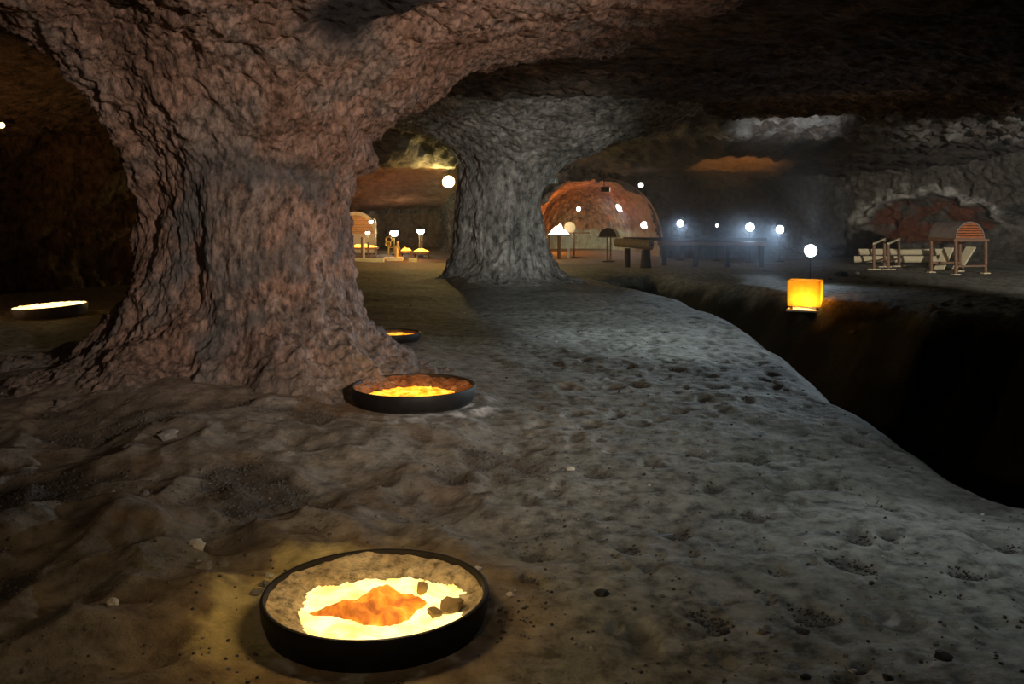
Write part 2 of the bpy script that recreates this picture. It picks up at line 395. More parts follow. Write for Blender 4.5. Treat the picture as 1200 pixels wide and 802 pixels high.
# ------------------------------------------------------------------ roof
rows = np.concatenate([[-4, -2, 0, 2, 3.5], np.geomspace(4.5, 38.5, 520)])
X, Y = fan(rows, 460, .62, .6, 19)
Zc = zc(X, Y)
ct = np.zeros(X.shape+(4,)); tint = ct
g = sstep(12.5, 17, Y)*sstep(-4.5, -2, X)*sstep(5.5, 2.0, X)
put((.24, .22, .19), g*(.65+.3*fbm(X*.8, Y*1.2, 3.7, 3)))
edge = .9*perlin(X*.45, Y*.2, 2.2)
put((.46, .45, .43), (.55+.8*sstep(-.3, .5, fbm(X*1.8, Y*2.4, 7.7, 4, .6)))*sstep(20.0, 21.2, Y+edge)*sstep(25, 23, Y)*sstep(1.5, 3.5, X)*.8)  # ledge painted paler where light catches it
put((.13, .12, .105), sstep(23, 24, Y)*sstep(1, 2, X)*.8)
put((.42, .25, .12), sstep(1.0, .5, np.hypot((X-6.4)/1.9, (Y-26.6)/1.5)+.25*fbm(X*1.3, Y*1.3, 6.6, 3)))  # orange lamp light painted into this roof patch
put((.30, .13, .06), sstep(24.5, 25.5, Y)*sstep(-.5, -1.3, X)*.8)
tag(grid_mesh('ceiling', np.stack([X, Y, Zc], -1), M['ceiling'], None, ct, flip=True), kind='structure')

# ------------------------------------------------------------------ walls
def resample(pts, n):
    pts = np.array(pts, float)
    for _ in range(3):                       # corner cutting keeps the ends
        q = [pts[0]]
        for a, b in zip(pts[:-1], pts[1:]): q += [a*.75+b*.25, a*.25+b*.75]
        pts = np.array(q+[pts[-1]])
    s = np.concatenate([[0], np.cumsum(np.hypot(*np.diff(pts, axis=0).T))])
    u = np.linspace(0, s[-1], n)
    return np.stack([np.interp(u, s, pts[:, 0]), np.interp(u, s, pts[:, 1])], -1), u
def wall(name, pts, n, m, mat, amp=.35, lean=.5, shape=None, tintf=None, hole=None, top=3.9):
    p, u = resample(pts, n)
    d = np.gradient(p, axis=0); d /= np.hypot(d[:, 0], d[:, 1])[:, None]
    nrm = np.stack([-d[:, 1], d[:, 0]], -1)  # left of travel = into the hall
    v = np.linspace(-.6, top, m)
    Xb = np.repeat(p[:, 0][None], m, 0); Yb = np.repeat(p[:, 1][None], m, 0); Zb = np.repeat(v[:, None], n, 1)
    dsp = amp*fbm(Xb*.5, Yb*.5, Zb*.6, 3)+.13*fbm(Xb*1.4, Yb*1.4, Zb*1.1, 5, .6, True)+.08*fbm(Xb*3.1, Yb*3.1, Zb*3.1, 4, .6)+lean*np.clip((Zb-1.2)/2, 0, 1)**2+.3*np.clip((.4-Zb), 0, 1)
    if shape is not None: dsp = dsp+shape(Xb, Yb, Zb)
    P = np.stack([Xb+nrm[:, 0][None]*dsp, Yb+nrm[:, 1][None]*dsp, Zb+.05*perlin(Xb*2, Yb*2, Zb*2)], -1)
    t = np.zeros(Xb.shape+(4,))
    if tintf: t = tintf(Xb, Yb, Zb)
    keep = None
    if hole is not None:
        h = hole(Xb, Yb, Zb); keep = ~(h[:-1, :-1] & h[1:, 1:] & h[1:, :-1] & h[:-1, 1:])
    return tag(grid_mesh(name, P, mat, None, t, keep=keep), kind='structure')
ARCX, ARCW, ARCH, ARCY = 2.5, 2.05, 2.42, 28.6
def arch_in(x, y, z): return (y > 27.2) & (np.abs(x-ARCX) < ARCW*1.02) & (np.abs((x-ARCX)/ARCW)**2.4+np.clip(z/ARCH, 0, 9)**2.4 < .93+.16*fbm(x*1.6, z*1.6, 2., 4))
wall('wall_back', [(12.5, 28.9), (8.0, 28.9), (5.5, 28.9), (4, 28.8), (0.2, 28.8), (-1.2, 29), (-1.9, 31), (-2.5, 36)], 420, 150, M['wall'], .18, .25, None,
     lambda x, y, z: np.dstack([np.full(x.shape, .10), np.full(x.shape, .11), np.full(x.shape, .125), .6*sstep(3.5, 5, x)]), arch_in)
def red_q(x, z): return np.hypot((x-11.9)/1.25, (z-1.15)/.75)+.28*fbm(x*1.6, z*2.4, 4.2, 4)
def right_shape(x, y, z):
    q = red_q(x, z)*1.0
    m = (y > 18)
    return m*(-.25*sstep(1.0, .7, q)+.16*sstep(.16, .0, np.abs(q-1.05))*sstep(.8, 1.3, z) - 1.6*sstep(1.25, .3, np.hypot((x-14.0)/1.4, (z-.7)/.85)))
def right_tint(x, y, z):
    q = red_q(x, z); t = np.zeros(x.shape+(4,)); n = fbm(x*3, y*3, z*3, 3)
    t[..., :3] = (.20, .18, .155); t[..., 3] = .35
    a = sstep(1.02, .8, q)*sstep(-.5, .3, n+.2)*(y > 18); a = a[..., None]
    t[..., :3] = t[..., :3]*(1-a)+np.array((.25, .085, .042))*a; t[..., 3:] = np.maximum(t[..., 3:], a*.9)
    b = (sstep(.30, .08, np.abs(q-1.12))*sstep(.7, 1.2, z)*sstep(-.7, .0, n)*(y > 18))[..., None]
    t[..., :3] = t[..., :3]*(1-b)+np.array((.72, .72, .70))*b; t[..., 3:] = np.maximum(t[..., 3:], b)
    return t
wall('wall_right', [(16.5, -4.2), (16.8, 8), (16.4, 16), (15.0, 23.2), (12.9, 26.3), (11.0, 28.2), (8.6, 30.6)], 520, 170, M['wall'], .3, .6, right_shape, right_tint)
wall('wall_left', [(-6.6, 37), (-6.4, 30), (-6.0, 24), (-7.0, 19.2), (-9.6, 17.6), (-13.5, 15.5), (-16.5, 9), (-16.6, -4.2)], 360, 120, M['wall_left'], .5, .5)
wall('wall_chamber', [(-2.0, 35.6), (-7.2, 35.4)], 160, 90, M['wall_left'], .08, .0, None,
     lambda x, y, z: np.dstack([np.full(x.shape, .26), np.full(x.shape, .2), np.full(x.shape, .15), np.full(x.shape, .7)]))
wall('wall_rear', [(-16.8, -4), (16.8, -4)], 60, 24, M['wall'], .4, .5)
# domed niche behind the arch
ph = np.linspace(-.06, math.pi+.06, 260); vz = np.concatenate([[-.5], np.linspace(0, 1, 130)])
PH, VZ = np.meshgrid(ph, vz)
zz = np.where(VZ < 0, -.5, VZ*ARCH); wv = np.clip(1-np.clip(zz/ARCH, 0, 1)**2.4, 0, 1)**(1/2.4)
cs, sn = np.cos(PH), np.sin(PH)
tx = ARCX+(ARCW+.03)*np.sign(cs)*np.abs(cs)**.85*wv; ty = ARCY+6.0*sn*(.35+.65*wv)*wv**.3
nn = .16*fbm(tx*.9, ty*.9, zz*.7, 4)+.07*fbm(tx*2, ty*2, zz*1.0, 3, .5, True)
k = sstep(0, .5, ty-ARCY)
tx = tx-cs*nn*k; ty = ty-sn*nn*k
tt = np.zeros(tx.shape+(4,)); tint = tt
tt[..., :3] = (.4, .25, .15)
put((.42, .34, .22), sstep(.9, .35, PH)*.9)
put((.50, .56, .46), sstep(.82, .62, zz+.12*fbm(tx*2, ty*2, zz*2, 3))*sstep(3.0, 1.8, PH))
tag(grid_mesh('wall_tunnel', np.stack([tx, ty, zz], -1), M['tunnel'], None, tt), kind='structure')

# ------------------------------------------------------------------ rock pillars
def pillar(name, P, ctrl, mat, nz_, na, seed, amp, label, tintf=None, sculpt=None):
    c = np.array(ctrl, float); zt = np.linspace(0, len(c)-1, nz_*4)
    def crv(col):
        y = np.interp(zt, np.arange(len(c)), c[:, col]); kk = nz_*4//len(c)//2*2+1
        ker = np.hanning(kk+2)[1:-1]; ker /= ker.sum()
        return np.convolve(np.pad(y, kk//2, mode='reflect', reflect_type='odd'), ker, 'valid')
    z, rl, rr = crv(0), crv(1), crv(2)
    s = np.concatenate([[0], np.cumsum(np.hypot(np.diff(z), np.diff((rl+rr)/2)))])
    q = np.linspace(0, s[-1], nz_); z, rl, rr = np.interp(q, s, z), np.interp(q, s, rl), np.interp(q, s, rr)
    th = np.linspace(0, 2*math.pi, na, endpoint=False)
    w_ = (1+np.cos(th))/2; w_ = w_*w_*(3-2*w_)
    R = rl[:, None]*(1-w_)[None]+rr[:, None]*w_[None]
    dz, dr = np.gradient(z)[:, None], np.gradient(R, axis=0)
    ln = np.hypot(dz, dr); nr, nz2_ = dz/ln, -dr/ln
    cx, sx = np.cos(th)[None], np.sin(th)[None]; Zg = np.repeat(z[:, None], na, 1)
    x, y = R*cx, R*sx
    a, b, e = x+seed, y, Zg
    wx = a+.35*perlin(a*.8, b*.8, e*.8); wy = b+.35*perlin(a*.8+9, b*.8, e*.8)
    d = amp*(.85*fbm(a*.6, b*.6, e*.45, 3)+.20*fbm(wx*1.5, wy*1.5, e*.7+.4*a, 3, .5, True)-.2+.30*fbm(wx*2.6, wy*2.6, e*1.6, 5, .58)+.10*fbm(wx*5, wy*5, e*2.2, 4, .6, True)+.10*fbm(a*12, b*12, e*6, 4, .65))
    if sculpt is not None: d = d+sculpt(th[None]+0*Zg, Zg)
    Pp = np.stack([x+nr*cx*d, y+nr*sx*d, Zg+nz2_*d], -1)
    t = np.zeros(x.shape+(4,))
    if tintf: t = tintf(th[None]+0*Zg, Zg, Pp)
    o = grid_mesh(name, Pp, mat, None, t, closed=True); o.location = (P[0], P[1], 0)
    return tag(o, label, 'pillar')
def ang(t, c): return np.abs((t-c+math.pi) % (2*math.pi)-math.pi)
F1 = math.atan2(-P1[1], -P1[0])              # the direction that faces the camera
def p1_sculpt(t, z):
    q = (t-F1+math.pi) % (2*math.pi)-math.pi  # + is to the right in the picture
    n = perlin(q*2.5, z*1.2, 3.)
    s = -.13*sstep(.75, .0, np.abs(q+.62+.30*(z-1.2)+.3*n))*sstep(2.6, 1.5, z)       # the dark hollow on the left face
    s = s+.07*sstep(.5, .0, np.abs(q+.12+.22*(z-1)+.25*n))*sstep(2.0, 1.2, z)         # buttress right of it
    s = s-.06*sstep(.0, .5, perlin(q*3, z, 8.)+.3)*sstep(.16, .0, np.abs(z-1.95+.18*np.abs(q)+.12*perlin(q*4, 2., 1.)))*sstep(-.6, -.2, q)*sstep(1.1, .7, q)   # seam
    s = s+.10*sstep(.2, .03, np.abs(q+1.05-.30*(z-2.2)))*sstep(1.4, 1.9, z)             # rib on the left flank
    s = s+.10*sstep(.5, .1, np.abs(q-1.4))*sstep(.22, .05, np.abs(z-2.12))              # ledge on the right
    s = s+.16*np.maximum(0, perlin(q*2.2, z*.8, 21.))*sstep(.75, .15, z)+.08*perlin(q*5, z*1.4, 23.)*sstep(.8, .2, z)
    return s
def p1_tint(t, z, P):
    q = (t-F1+math.pi) % (2*math.pi)-math.pi; tn = np.zeros(t.shape+(4,))
    n = fbm(P[..., 0]*1.6, P[..., 1]*1.6, P[..., 2]*1.6, 4)
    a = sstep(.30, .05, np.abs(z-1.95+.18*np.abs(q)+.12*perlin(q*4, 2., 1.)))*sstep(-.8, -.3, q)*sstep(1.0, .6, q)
    a = np.maximum(a*.75, .85*sstep(.5, .15, np.abs(q+.55+.2*(z-1.2)))*sstep(2.3, 1.9, z)*sstep(-.4, .3, n))  # grey tint also paints the shade of the left hollow
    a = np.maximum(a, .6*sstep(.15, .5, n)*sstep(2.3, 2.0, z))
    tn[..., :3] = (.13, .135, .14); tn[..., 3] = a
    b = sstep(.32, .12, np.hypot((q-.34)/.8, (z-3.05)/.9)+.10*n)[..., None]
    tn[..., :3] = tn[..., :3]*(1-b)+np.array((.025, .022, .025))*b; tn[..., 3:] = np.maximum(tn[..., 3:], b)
    g = (sstep(.55, -.05, z)*.75*sstep(-.6, .2, n+.4))[..., None]
    tn[..., :3] = tn[..., :3]*(1-g)+np.array((.22, .185, .15))*g; tn[..., 3:] = np.maximum(tn[..., 3:], g)
    return tn
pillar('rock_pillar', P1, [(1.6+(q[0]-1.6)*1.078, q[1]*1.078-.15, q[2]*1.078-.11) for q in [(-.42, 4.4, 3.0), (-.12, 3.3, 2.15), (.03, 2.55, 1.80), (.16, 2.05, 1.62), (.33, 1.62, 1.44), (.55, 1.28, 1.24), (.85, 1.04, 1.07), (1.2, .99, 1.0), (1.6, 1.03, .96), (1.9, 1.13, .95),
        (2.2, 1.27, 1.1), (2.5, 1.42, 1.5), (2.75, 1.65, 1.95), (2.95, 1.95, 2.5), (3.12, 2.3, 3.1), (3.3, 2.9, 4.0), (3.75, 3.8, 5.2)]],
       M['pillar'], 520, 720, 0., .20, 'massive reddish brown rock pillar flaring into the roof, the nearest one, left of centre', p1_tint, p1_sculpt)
F2 = math.atan2(-P2[1], -P2[0])
def p2_sculpt(t, z):
    q = (t-F2+math.pi) % (2*math.pi)-math.pi
    s = -.16*sstep(.16, .03, np.abs(q-.28+.1*np.sin(4*z)))*sstep(1.5, 1.0, z)
    return s+.12*sstep(.25, .03, np.abs(q-.0-.12*z))*sstep(2.3, 1.5, z)-.10*sstep(.3, .05, np.abs(q+.75))
pillar('rock_pillar', P2, [(-.35, 2.2, 2.3), (-.05, 1.5, 1.6), (.15, 1.25, 1.28), (.5, 1.08, 1.02), (.9, 1.02, .86), (1.4, .99, .78), (1.8, .94, .76), (2.2, .86, .92), (2.45, .86, 1.25),
        (2.65, 1.0, 1.75), (2.9, 1.35, 2.3), (3.15, 1.9, 2.9), (3.4, 2.6, 3.6), (3.8, 3.4, 4.6)],
       M['pillar2'], 300, 420, 31., .17, 'grey rock pillar further back in the middle of the cave', None, p2_sculpt)

# ------------------------------------------------------------------ stones and gravel on the floor
rnd = random.Random(11)
def rock_mesh(seed, mat, sub=2):
    import bmesh
    bm = bmesh.new(); bmesh.ops.create_icosphere(bm, subdivisions=sub, radius=1)
    r = random.Random(seed); o = r.random()*50
    for v in bm.verts:
        c = v.co; k = 1+.45*float(perlin(c.x*1.2+o, c.y*1.2, c.z*1.2))+.2*float(perlin(c.x*3+o, c.y*3, c.z*3))
        v.co = c*k; v.co.z *= .62; v.co.y *= .8
    me = bpy.data.meshes.new('stone'); bm.to_mesh(me); bm.free(); me.materials.append(mat); return me
stones = [rock_mesh(i, M[k], 1) for i, k in enumerate(('stone', 'stone', 'dark_stone', 'stone', 'pale_stone', 'stone'))]
big = [rock_mesh(40+i, M[k], 2) for i, k in enumerate(('stone', 'pale_stone', 'dark_stone'))]
def stone(x, y, s, me, sink=.35):
    o = bpy.data.objects.new('stone', me); COL.objects.link(o); o.parent = floor
    o.location = (x, y, zf1(x, y)+s*(.5-sink)*.62); o.scale = (s, s, s)
    o.rotation_euler = (rnd.uniform(-.3, .3), rnd.uniform(-.3, .3), rnd.uniform(0, 6.3))
for (px, py, s, k) in ((230, 645, .05, 1), (237, 668, .045, 0), (198, 522, .07, 0), (132, 720, .03, 1), (262, 655, .03, 0), (1041, 794, .02, 2), (944, 788, .022, 2),
                       (1000, 781, .018, 1), (985, 324, .15, 2), (972, 327, .06, 2), (1012, 327, .07, 0), (1026, 331, .06, 0), (1043, 334, .07, 0), (1005, 322, .06, 1), (1060, 337, .06, 0), (1000, 352, .05, 0), (1092, 357, .07, 1), (345, 735, .03, 1), (300, 690, .028, 0), (310, 680, .03, 0), (315, 672, .024, 1), (170, 590, .03, 0), (560, 660, .022, 1),
                       (598, 690, .02, 1), (705, 693, .035, 2), (895, 735, .02, 0), (668, 548, .03, 1), (940, 735, .028, 2), (1105, 768, .035, 2), (850, 730, .022, 2)):
    x, y, _ = fp(px, py); stone(x, y, s, big[k])
cand = []
while len(cand) < 230:
    px, py = rnd.uniform(-20, 1220), 345+455*rnd.random()**.8
    x, y, _ = fp(px, py); xa, ya = np.array([x]), np.array([y])
    if shade_pit_dist(xa, ya)[0] < .2 or min(math.hypot(x-c[0], y-c[1])-r for c, r in PANS) < .06: continue
    if math.hypot(x-P1[0], y-P1[1]) < 1.9 or math.hypot(x-P2[0], y-P2[1]) < 1.9: continue
    cand.append((x, y))
for (x, y) in cand: stone(x, y, (.005+.011*rnd.random()**2)*(.7+y*.09), stones[rnd.randrange(6)])
# grit: far too many crumbs to count
ico_v = np.array([(0, 0, 1), (.894, 0, .447), (.276, .851, .447), (-.724, .526, .447), (-.724, -.526, .447), (.276, -.851, .447), (.5, .7, -.4), (-.5, .7, -.4), (-.85, -.2, -.4), (0, -.9, -.4), (.85, -.2, -.4)])
ico_f = np.array([(0, 1, 2), (0, 2, 3), (0, 3, 4), (0, 4, 5), (0, 5, 1), (1, 6, 2), (2, 7, 3), (3, 8, 4), (4, 9, 5), (5, 10, 1), (2, 6, 7), (3, 7, 8), (4, 8, 9), (5, 9, 10), (1, 10, 6)])
rg = np.random.RandomState(5)
gx, gy = [], []
px = rg.uniform(-20, 1220, 160000); py = 335+467*rg.uniform(0, 1, 160000)**.7
yy = FOC*EYE/(py-HOR); xx = (px-600)*yy/FOC
gm_ = gravel_mask(xx, yy); dn_ = dents(xx, yy)*sstep(-.2, .5, xx-.12*(yy-4)+.4)*sstep(20, 12, yy); pd_ = shade_pit_dist(xx, yy)
prob = np.maximum(gm_*.5, np.maximum(sstep(.3, .8, dn_)*.42*(perlin(xx*1.6, yy*1.6, 4.) > -.12), .005))
ok = (rg.uniform(size=xx.size) < prob) & (pd_ > .15)
for c, r in PANS: ok &= np.hypot(xx-c[0], yy-c[1]) > r+.03
for P, R in ((P1, 1.7), (P2, 1.7)): ok &= np.hypot(xx-P[0], yy-P[1]) > R
xx, yy = xx[ok][:17000], yy[ok][:17000]; n = len(xx)
sz = (.003+.007*rg.uniform(size=n)**2)*(.65+.09*yy)
zz_ = zf(xx, yy)+sz*.25
V = (ico_v[None]*(1+.35*rg.uniform(-1, 1, (n, 11, 1)))*sz[:, None, None]*np.array((1, 1, .7)))+np.stack([xx, yy, zz_], -1)[:, None]
Fc = (ico_f[None]+(np.arange(n)*11)[:, None, None]).reshape(-1, 3)
me = bpy.data.meshes.new('gravel'); V = V.reshape(-1, 3)
me.vertices.add(len(V)); me.vertices.foreach_set('co', V.reshape(-1).astype(np.float32))
me.loops.add(Fc.size); me.loops.foreach_set('vertex_index', Fc.reshape(-1).astype(np.int32))
me.polygons.add(len(Fc)); me.polygons.foreach_set('loop_start', np.arange(0, Fc.size, 3, dtype=np.int32)); me.update(calc_edges=True)
me.materials.append(M['gravel'])
o = bpy.data.objects.new('gravel', me); COL.objects.link(o); o.parent = floor; o['kind'] = 'stuff'

# ------------------------------------------------------------------ pans of lit salt
def polar(R, nr, na, hf, sy=1.0):
    r = np.linspace(0, 1, nr)[:, None]; a = np.linspace(0, 2*math.pi, na, endpoint=False)[None]
    x = R*r*np.cos(a); y = R*r*np.sin(a)*sy
    return x, y, hf(x, y, r+0*a, a+0*r)
def pan(px, c, R, H, rz, label, bowl_m, crust_m, glow_m, pool, level, seed, tilt=0.0, lum=None, chunks=()):
    z0 = zf1(*c)
    t = empty('salt_pan', (c[0], c[1], z0-.012), 0, label, 'pan', None); t.rotation_euler = (0, tilt, rz)
    th = .020
    MB().lathe([(.0, .0), (R*.90, .0), (R*.955, .03), (R*.99, H*.55), (R, H-.012), (R-.004, H-.002), (R-.012, H), (R-th, H-.004), (R-th-.003, H-.02), (R-th-.008, .02), (0, .02)], 96).build('bowl', bowl_m, t, True)
    Ri = R-th-.002
    cx, cy, pr = pool
    def hf(x, y, r, a):
        q = np.hypot(x-cx*R, (y-cy*R)*1.0)/(pr*R)+.16*fbm(x*5/R*.45+seed, y*5/R*.45, 2., 3)
        h = level*H+(H*1.0-level*H)*sstep(.9, 1.7, q)*sstep(.3, 1, r)
        h = h+.010*fbm(x*14+seed, y*14, 1., 4)*(R/.45)+.012*sstep(1.0, 1.15, q)*sstep(1.45, 1.2, q)
        return h, q
    x, y, (h, q) = polar(Ri, 46, 150, hf)
    m = (q[:-1, :]+q[1:, :])/2 < 1.0
    P = np.stack([x, y, h], -1)
    grid_mesh('salt_crust', P, crust_m, t, np.zeros(x.shape+(4,)), closed=True, keep=~m)
    grid_mesh('lit_salt', P, glow_m, t, None, closed=True, keep=m)
    return t, hf
t1, hf1 = pan(0, PAN1, .445, .14, 0, 'large black pan of glowing pale salt with an amber lump, nearest in the foreground', M['iron'], M['salt'], M['glow_pale'], (.05, -.09, .74), .55, 3.)
def blob(name, parent, mat, pts, seed, n=(40, 28), amp=.25, zbase=.0, flat=.55):
    a = np.linspace(0, 2*math.pi, n[0], endpoint=False)[None]; r = np.linspace(0, 1, n[1])[:, None]
    pts = np.array(pts); pa = np.arctan2(pts[:, 1], pts[:, 0]); o_ = np.argsort(pa); pr_ = np.hypot(pts[:, 0], pts[:, 1])
    Ra = np.interp(a[0], np.concatenate([pa[o_]-2*math.pi, pa[o_], pa[o_]+2*math.pi]) , np.tile(pr_[o_], 3))
    Ra = np.interp((a[0]+math.pi) % (2*math.pi)-math.pi, np.concatenate([pa[o_]-2*math.pi, pa[o_], pa[o_]+2*math.pi]), np.tile(pr_[o_], 3))[None]
    x, y = Ra*r*np.cos(a), Ra*r*np.sin(a)
    h = flat*.06*(1-r**4)*(1+amp*2.6*fbm(x*9+seed, y*9, .5, 3))+.008*fbm(x*30, y*30, seed, 2)
    P = np.stack([x, y, zbase+h], -1)
    return grid_mesh(name, P, mat, parent, None, closed=True)
lump = blob('amber_lump', t1, M['glow_lump'], [(-.26, -.02), (-.18, .02), (-.1, .07), (-.04, .15), (.03, .19), (.10, .15), (.16, .13), (.19, .07), (.15, .0), (.12, -.10), (.02, -.12), (-.08, -.08), (-.14, -.04), (-.22, -.05)], 4., (72, 30), .35, .082, .62)
lump.location = (.01, -.07, 0)
for (x, y, dx, dy, dz, rr) in ((.17, .11, .035, .03, .055, .3), (.295, -.045, .09, .07, .04, .8), (.24, -.10, .05, .05, .03, 1.9)):
    me_o = bpy.data.objects.new('salt_chunk', rock_mesh(int(60+100*x), M['chunk'], 2)); COL.objects.link(me_o); me_o.parent = t1
    me_o.scale = (dx*.62, dy*.7, dz*.9); me_o.rotation_euler = (.2, -.15, rr); me_o.location = (x, y, .082+dz*.25)
point('pan_glow', (PAN1[0]+.02, PAN1[1]-.03, zf1(*PAN1)+.60), 10.0, (1, .68, .30), .14)
t2, _ = pan(0, PAN2, .50, .15, .3, 'black pan of fiery orange salt at the right foot of the near pillar', M['iron'], M['salt_red'], M['glow_fire'], (.0, -.08, .70), .45, 9.)
b2 = blob('amber_lump', t2, M['glow_lump'], [(-.12, 0), (-.05, .06), (.08, .05), (.12, 0), (.05, -.05), (-.06, -.05)], 8., (40, 16), .3, .07, .35); b2.location = (-.12, -.16, 0)
point('pan_glow', (PAN2[0], PAN2[1]-.05, zf1(*PAN2)+.34), 5.0, AMBER, .12)
t3, _ = pan(0, PAN3, .31, .11, 0, 'dark pan of dull orange salt half hidden behind the near pillar foot', M['iron'], M['salt_red'], M['glow_fire'], (.0, -.05, .80), .62, 14.)
t4, _ = pan(0, PAN4, .50, .16, .1, 'grey walled pan of glowing salt alone in the dark at far left', M['grey_iron'], M['salt'], M['glow_bed'], (0, 0, 1.5), .96, 21., -.06)
point('pan_glow', (PAN4[0], PAN4[1], zf1(*PAN4)+.42), 7.0, (1, .66, .25), .25)

# ------------------------------------------------------------------ lit cube lantern
LX, LY, _ = fp(944, 344)
lz = zf1(LX, LY)
cl = empty('cube_lantern', (LX, LY, lz), math.radians(-24), 'glowing amber cube lantern of stone panes on the ground beside the dark shaded floor', 'lantern')
def amber_pane():
    t = NT('amber_pane'); v = t.coord()
    tr = t.n('ShaderNodeBsdfTranslucent'); df = t.n('ShaderNodeBsdfDiffuse'); mx = t.n('ShaderNodeMixShader'); mx.inputs[0].default_value = .25
    c = t.ramp(t.noise(v, 5, 4, .6, .5), [(.3, (1, .62, .12)), (.7, (1, .84, .30))])
    t.l(c, tr.inputs[0]); t.l(c, df.inputs[0]); t.l(tr.outputs[0], mx.inputs[1]); t.l(df.outputs[0], mx.inputs[2]); t.l(mx.outputs[0], t.out.inputs['Surface'])
    return t.m
M['pane'] = amber_pane()
S = .27
for (cx_, cy_, dx, dy) in ((0, -S, 2*S, .025), (0, S, 2*S, .025), (-S, 0, .025, 2*S-.03), (S, 0, .025, 2*S-.03)):
    MB().box((cx_, cy_, .115+.225), (dx, dy, .45)).build('pane', M['pane'], cl)
MB().box((0, 0, .035), (.60, .60, .03)).build('base_plate', M['cream'], cl)
for sx in (-1, 1):
    for sy in (-1, 1):
        MB().box((sx*.22, sy*.22, .083), (.05, .05, .066)).build('foot', M['wood_brown'], cl)
        MB().box((sx*.25, sy*.25, .01), (.06, .06, .02)).build('foot', M['iron'], cl)
M['bulb'] = lampmat('lamp_bulb', (1, .70, .26), 52)
for (x, y, z) in ((-.15, -.14, .26), (.0, -.17, .2), (.15, -.15, .24), (.05, .1, .25)):
    b = MB(); b.lathe([(.001, -.05), (.03, -.035), (.042, 0), (.03, .035), (.001, .05)], 14); o = b.build('bulb', M['bulb'], cl, True); o.location = (x, y, z)
cl_l = point('lantern_glow', (0, 0, .30), 2.2, (1, .55, .15), .1); cl_l.parent = cl

# ------------------------------------------------------------------ floodlights
def flood(loc, aim, r, label, lens, group=None, mount='wall', post=0.0, power=0, col=COOL, angle=120, aim2=None):
    loc = Vector(loc); t = empty('floodlight', loc, 0, label, 'lamp', group)
    d = (Vector(aim)-loc).normalized(); q = d.to_track_quat('-Y', 'Z'); t.rotation_euler = q.to_euler()
    MB().lathe([(0, -.16), (r*.5, -.16), (r*.62, -.10), (r*1.05, -.01), (r*1.12, .01), (r*1.12, .035), (r*1.02, .035), (r, .012)], 24).build('housing', M['iron'], t, True).rotation_euler = (math.pi/2, 0, 0)
    MB().lathe([(r*1.0, .008), (r*.7, .026), (r*.35, .036), (0.0005, .04)], 24).build('lens', lens, t, True).rotation_euler = (math.pi/2, 0, 0)
    R_ = q.to_matrix().inverted()
    if mount == 'post':
        b = MB(); dn_ = R_ @ Vector((0, 0, -post)); back = Vector((0, .10, 0))
        b.tube(back, back+dn_, .012, 10); b.build('post', M['iron'], t)
        MB().tube(back+dn_, back+dn_+R_ @ Vector((0, 0, .03)), .13, 16).build('foot_plate', M['iron'], t)
    elif mount == 'wall':
        MB().bar((0, .1, 0), (0, .1+post, 0), .03, .03).build('bracket', M['iron'], t)
    elif mount == 'ceiling':
        up = R_ @ Vector((0, 0, post)); MB().bar((0, .1, 0), Vector((0, .1, 0))+up, .025, .025).build('bracket', M['iron'], t)
    if power:
        spot('flood_beam', loc+d*.09, loc+(Vector(aim2)-loc if aim2 else d), power, col, angle, .8, r*.6)
    return t
EYEP = (0.5, 0, 1.2)
wl = 'white floodlights along the far back wall'
for (px, py, Yd, r, lab, pw) in ((797, 262, 26.6, .09, 'bright white floodlight on the back wall just right of the lit arch', 90), (840, 264.5, 26.8, .04, 'tiny white lamp between the larger floodlights of the back wall', 0),
                                 (879, 266, 26.5, .115, 'large white floodlight in the middle of the back wall row', 120), (914, 269, 26.4, .105, 'white floodlight at the right end of the back wall row', 120)):
    p = at(px, py, Yd); f = flood(p, (p[0]*.35, 0, 1.0), r, lab, M['lens_cool'], wl, 'post', p[2]-zf1(p[0], p[1]), pw*5, COOL, 17, (2.0, 11.0, .2))
p = at(950, 294, 19.5)
flood(p, (2, 0, 1.4), .125, 'blazing white floodlight on a short post behind the amber cube lantern', M['lens_cool'], None, 'post', p[2]-zf1(p[0], p[1]), 60, COOL, 110, (2, 0, 2.2))
spot('ledge_fill', (p[0]+.1, p[1]-.1, p[2]+.45), (6.5, 21.9, 3.3), 330, WHITE, 50, .9, .08)  # bare spot added above the floodlight to light the roof ledge
p = at(728, 242, 32.5); flood(p, (1.0, 0, 1.3), .17, 'bright floodlight hanging inside the lit arch, the largest there', M['lens_cool'], None, 'ceiling', .75, 240, WHITE, 150)
p = at(755, 264, 30.0); flood(p, (1.0, 0, 1.3), .11, 'smaller floodlight low on the right side inside the lit arch', M['lens_cool'], None, 'wall', .5)
p = at(751, 217, 27.8); flood(p, (1.0, 0, 1.3), .07, 'small white lamp above the rim of the lit arch', M['lens_cool'], None, 'wall', .4)
p = at(678, 245, 33.0); flood(p, (1.0, 0, 1.3), .07, 'small dim white lamp on the orange rock inside the arch', M['lens_white'], None, 'wall', .5)
p = at(526, 213, 24.6); flood(p, (-1.0, 0, 1.3), .15, 'yellow floodlight under the roof left of the grey pillar', M['lens_yellow'], None, 'ceiling', .3)
point('yellow_glow', (p[0]-.12, p[1]-.15, p[2]-.05), 240, (1, .74, .25), .08)
p = at(2, 147, 15.5); flood(p, (-1.5, 0, 1.6), .05, 'tiny lamp under the roof at the far left edge', M['lens_yellow'], None, 'ceiling', .3)
point('arch_glow', (.95, 30.8, 1.3), 160, ORANGE, .15)
spot('arch_wall_fill', (3.0, 29.8, .9), (3.0, 34.8, .35), 220, (.65, 1, .82), 60, .9, .1)  # added spot without a fixture, lights the niche's lower wall
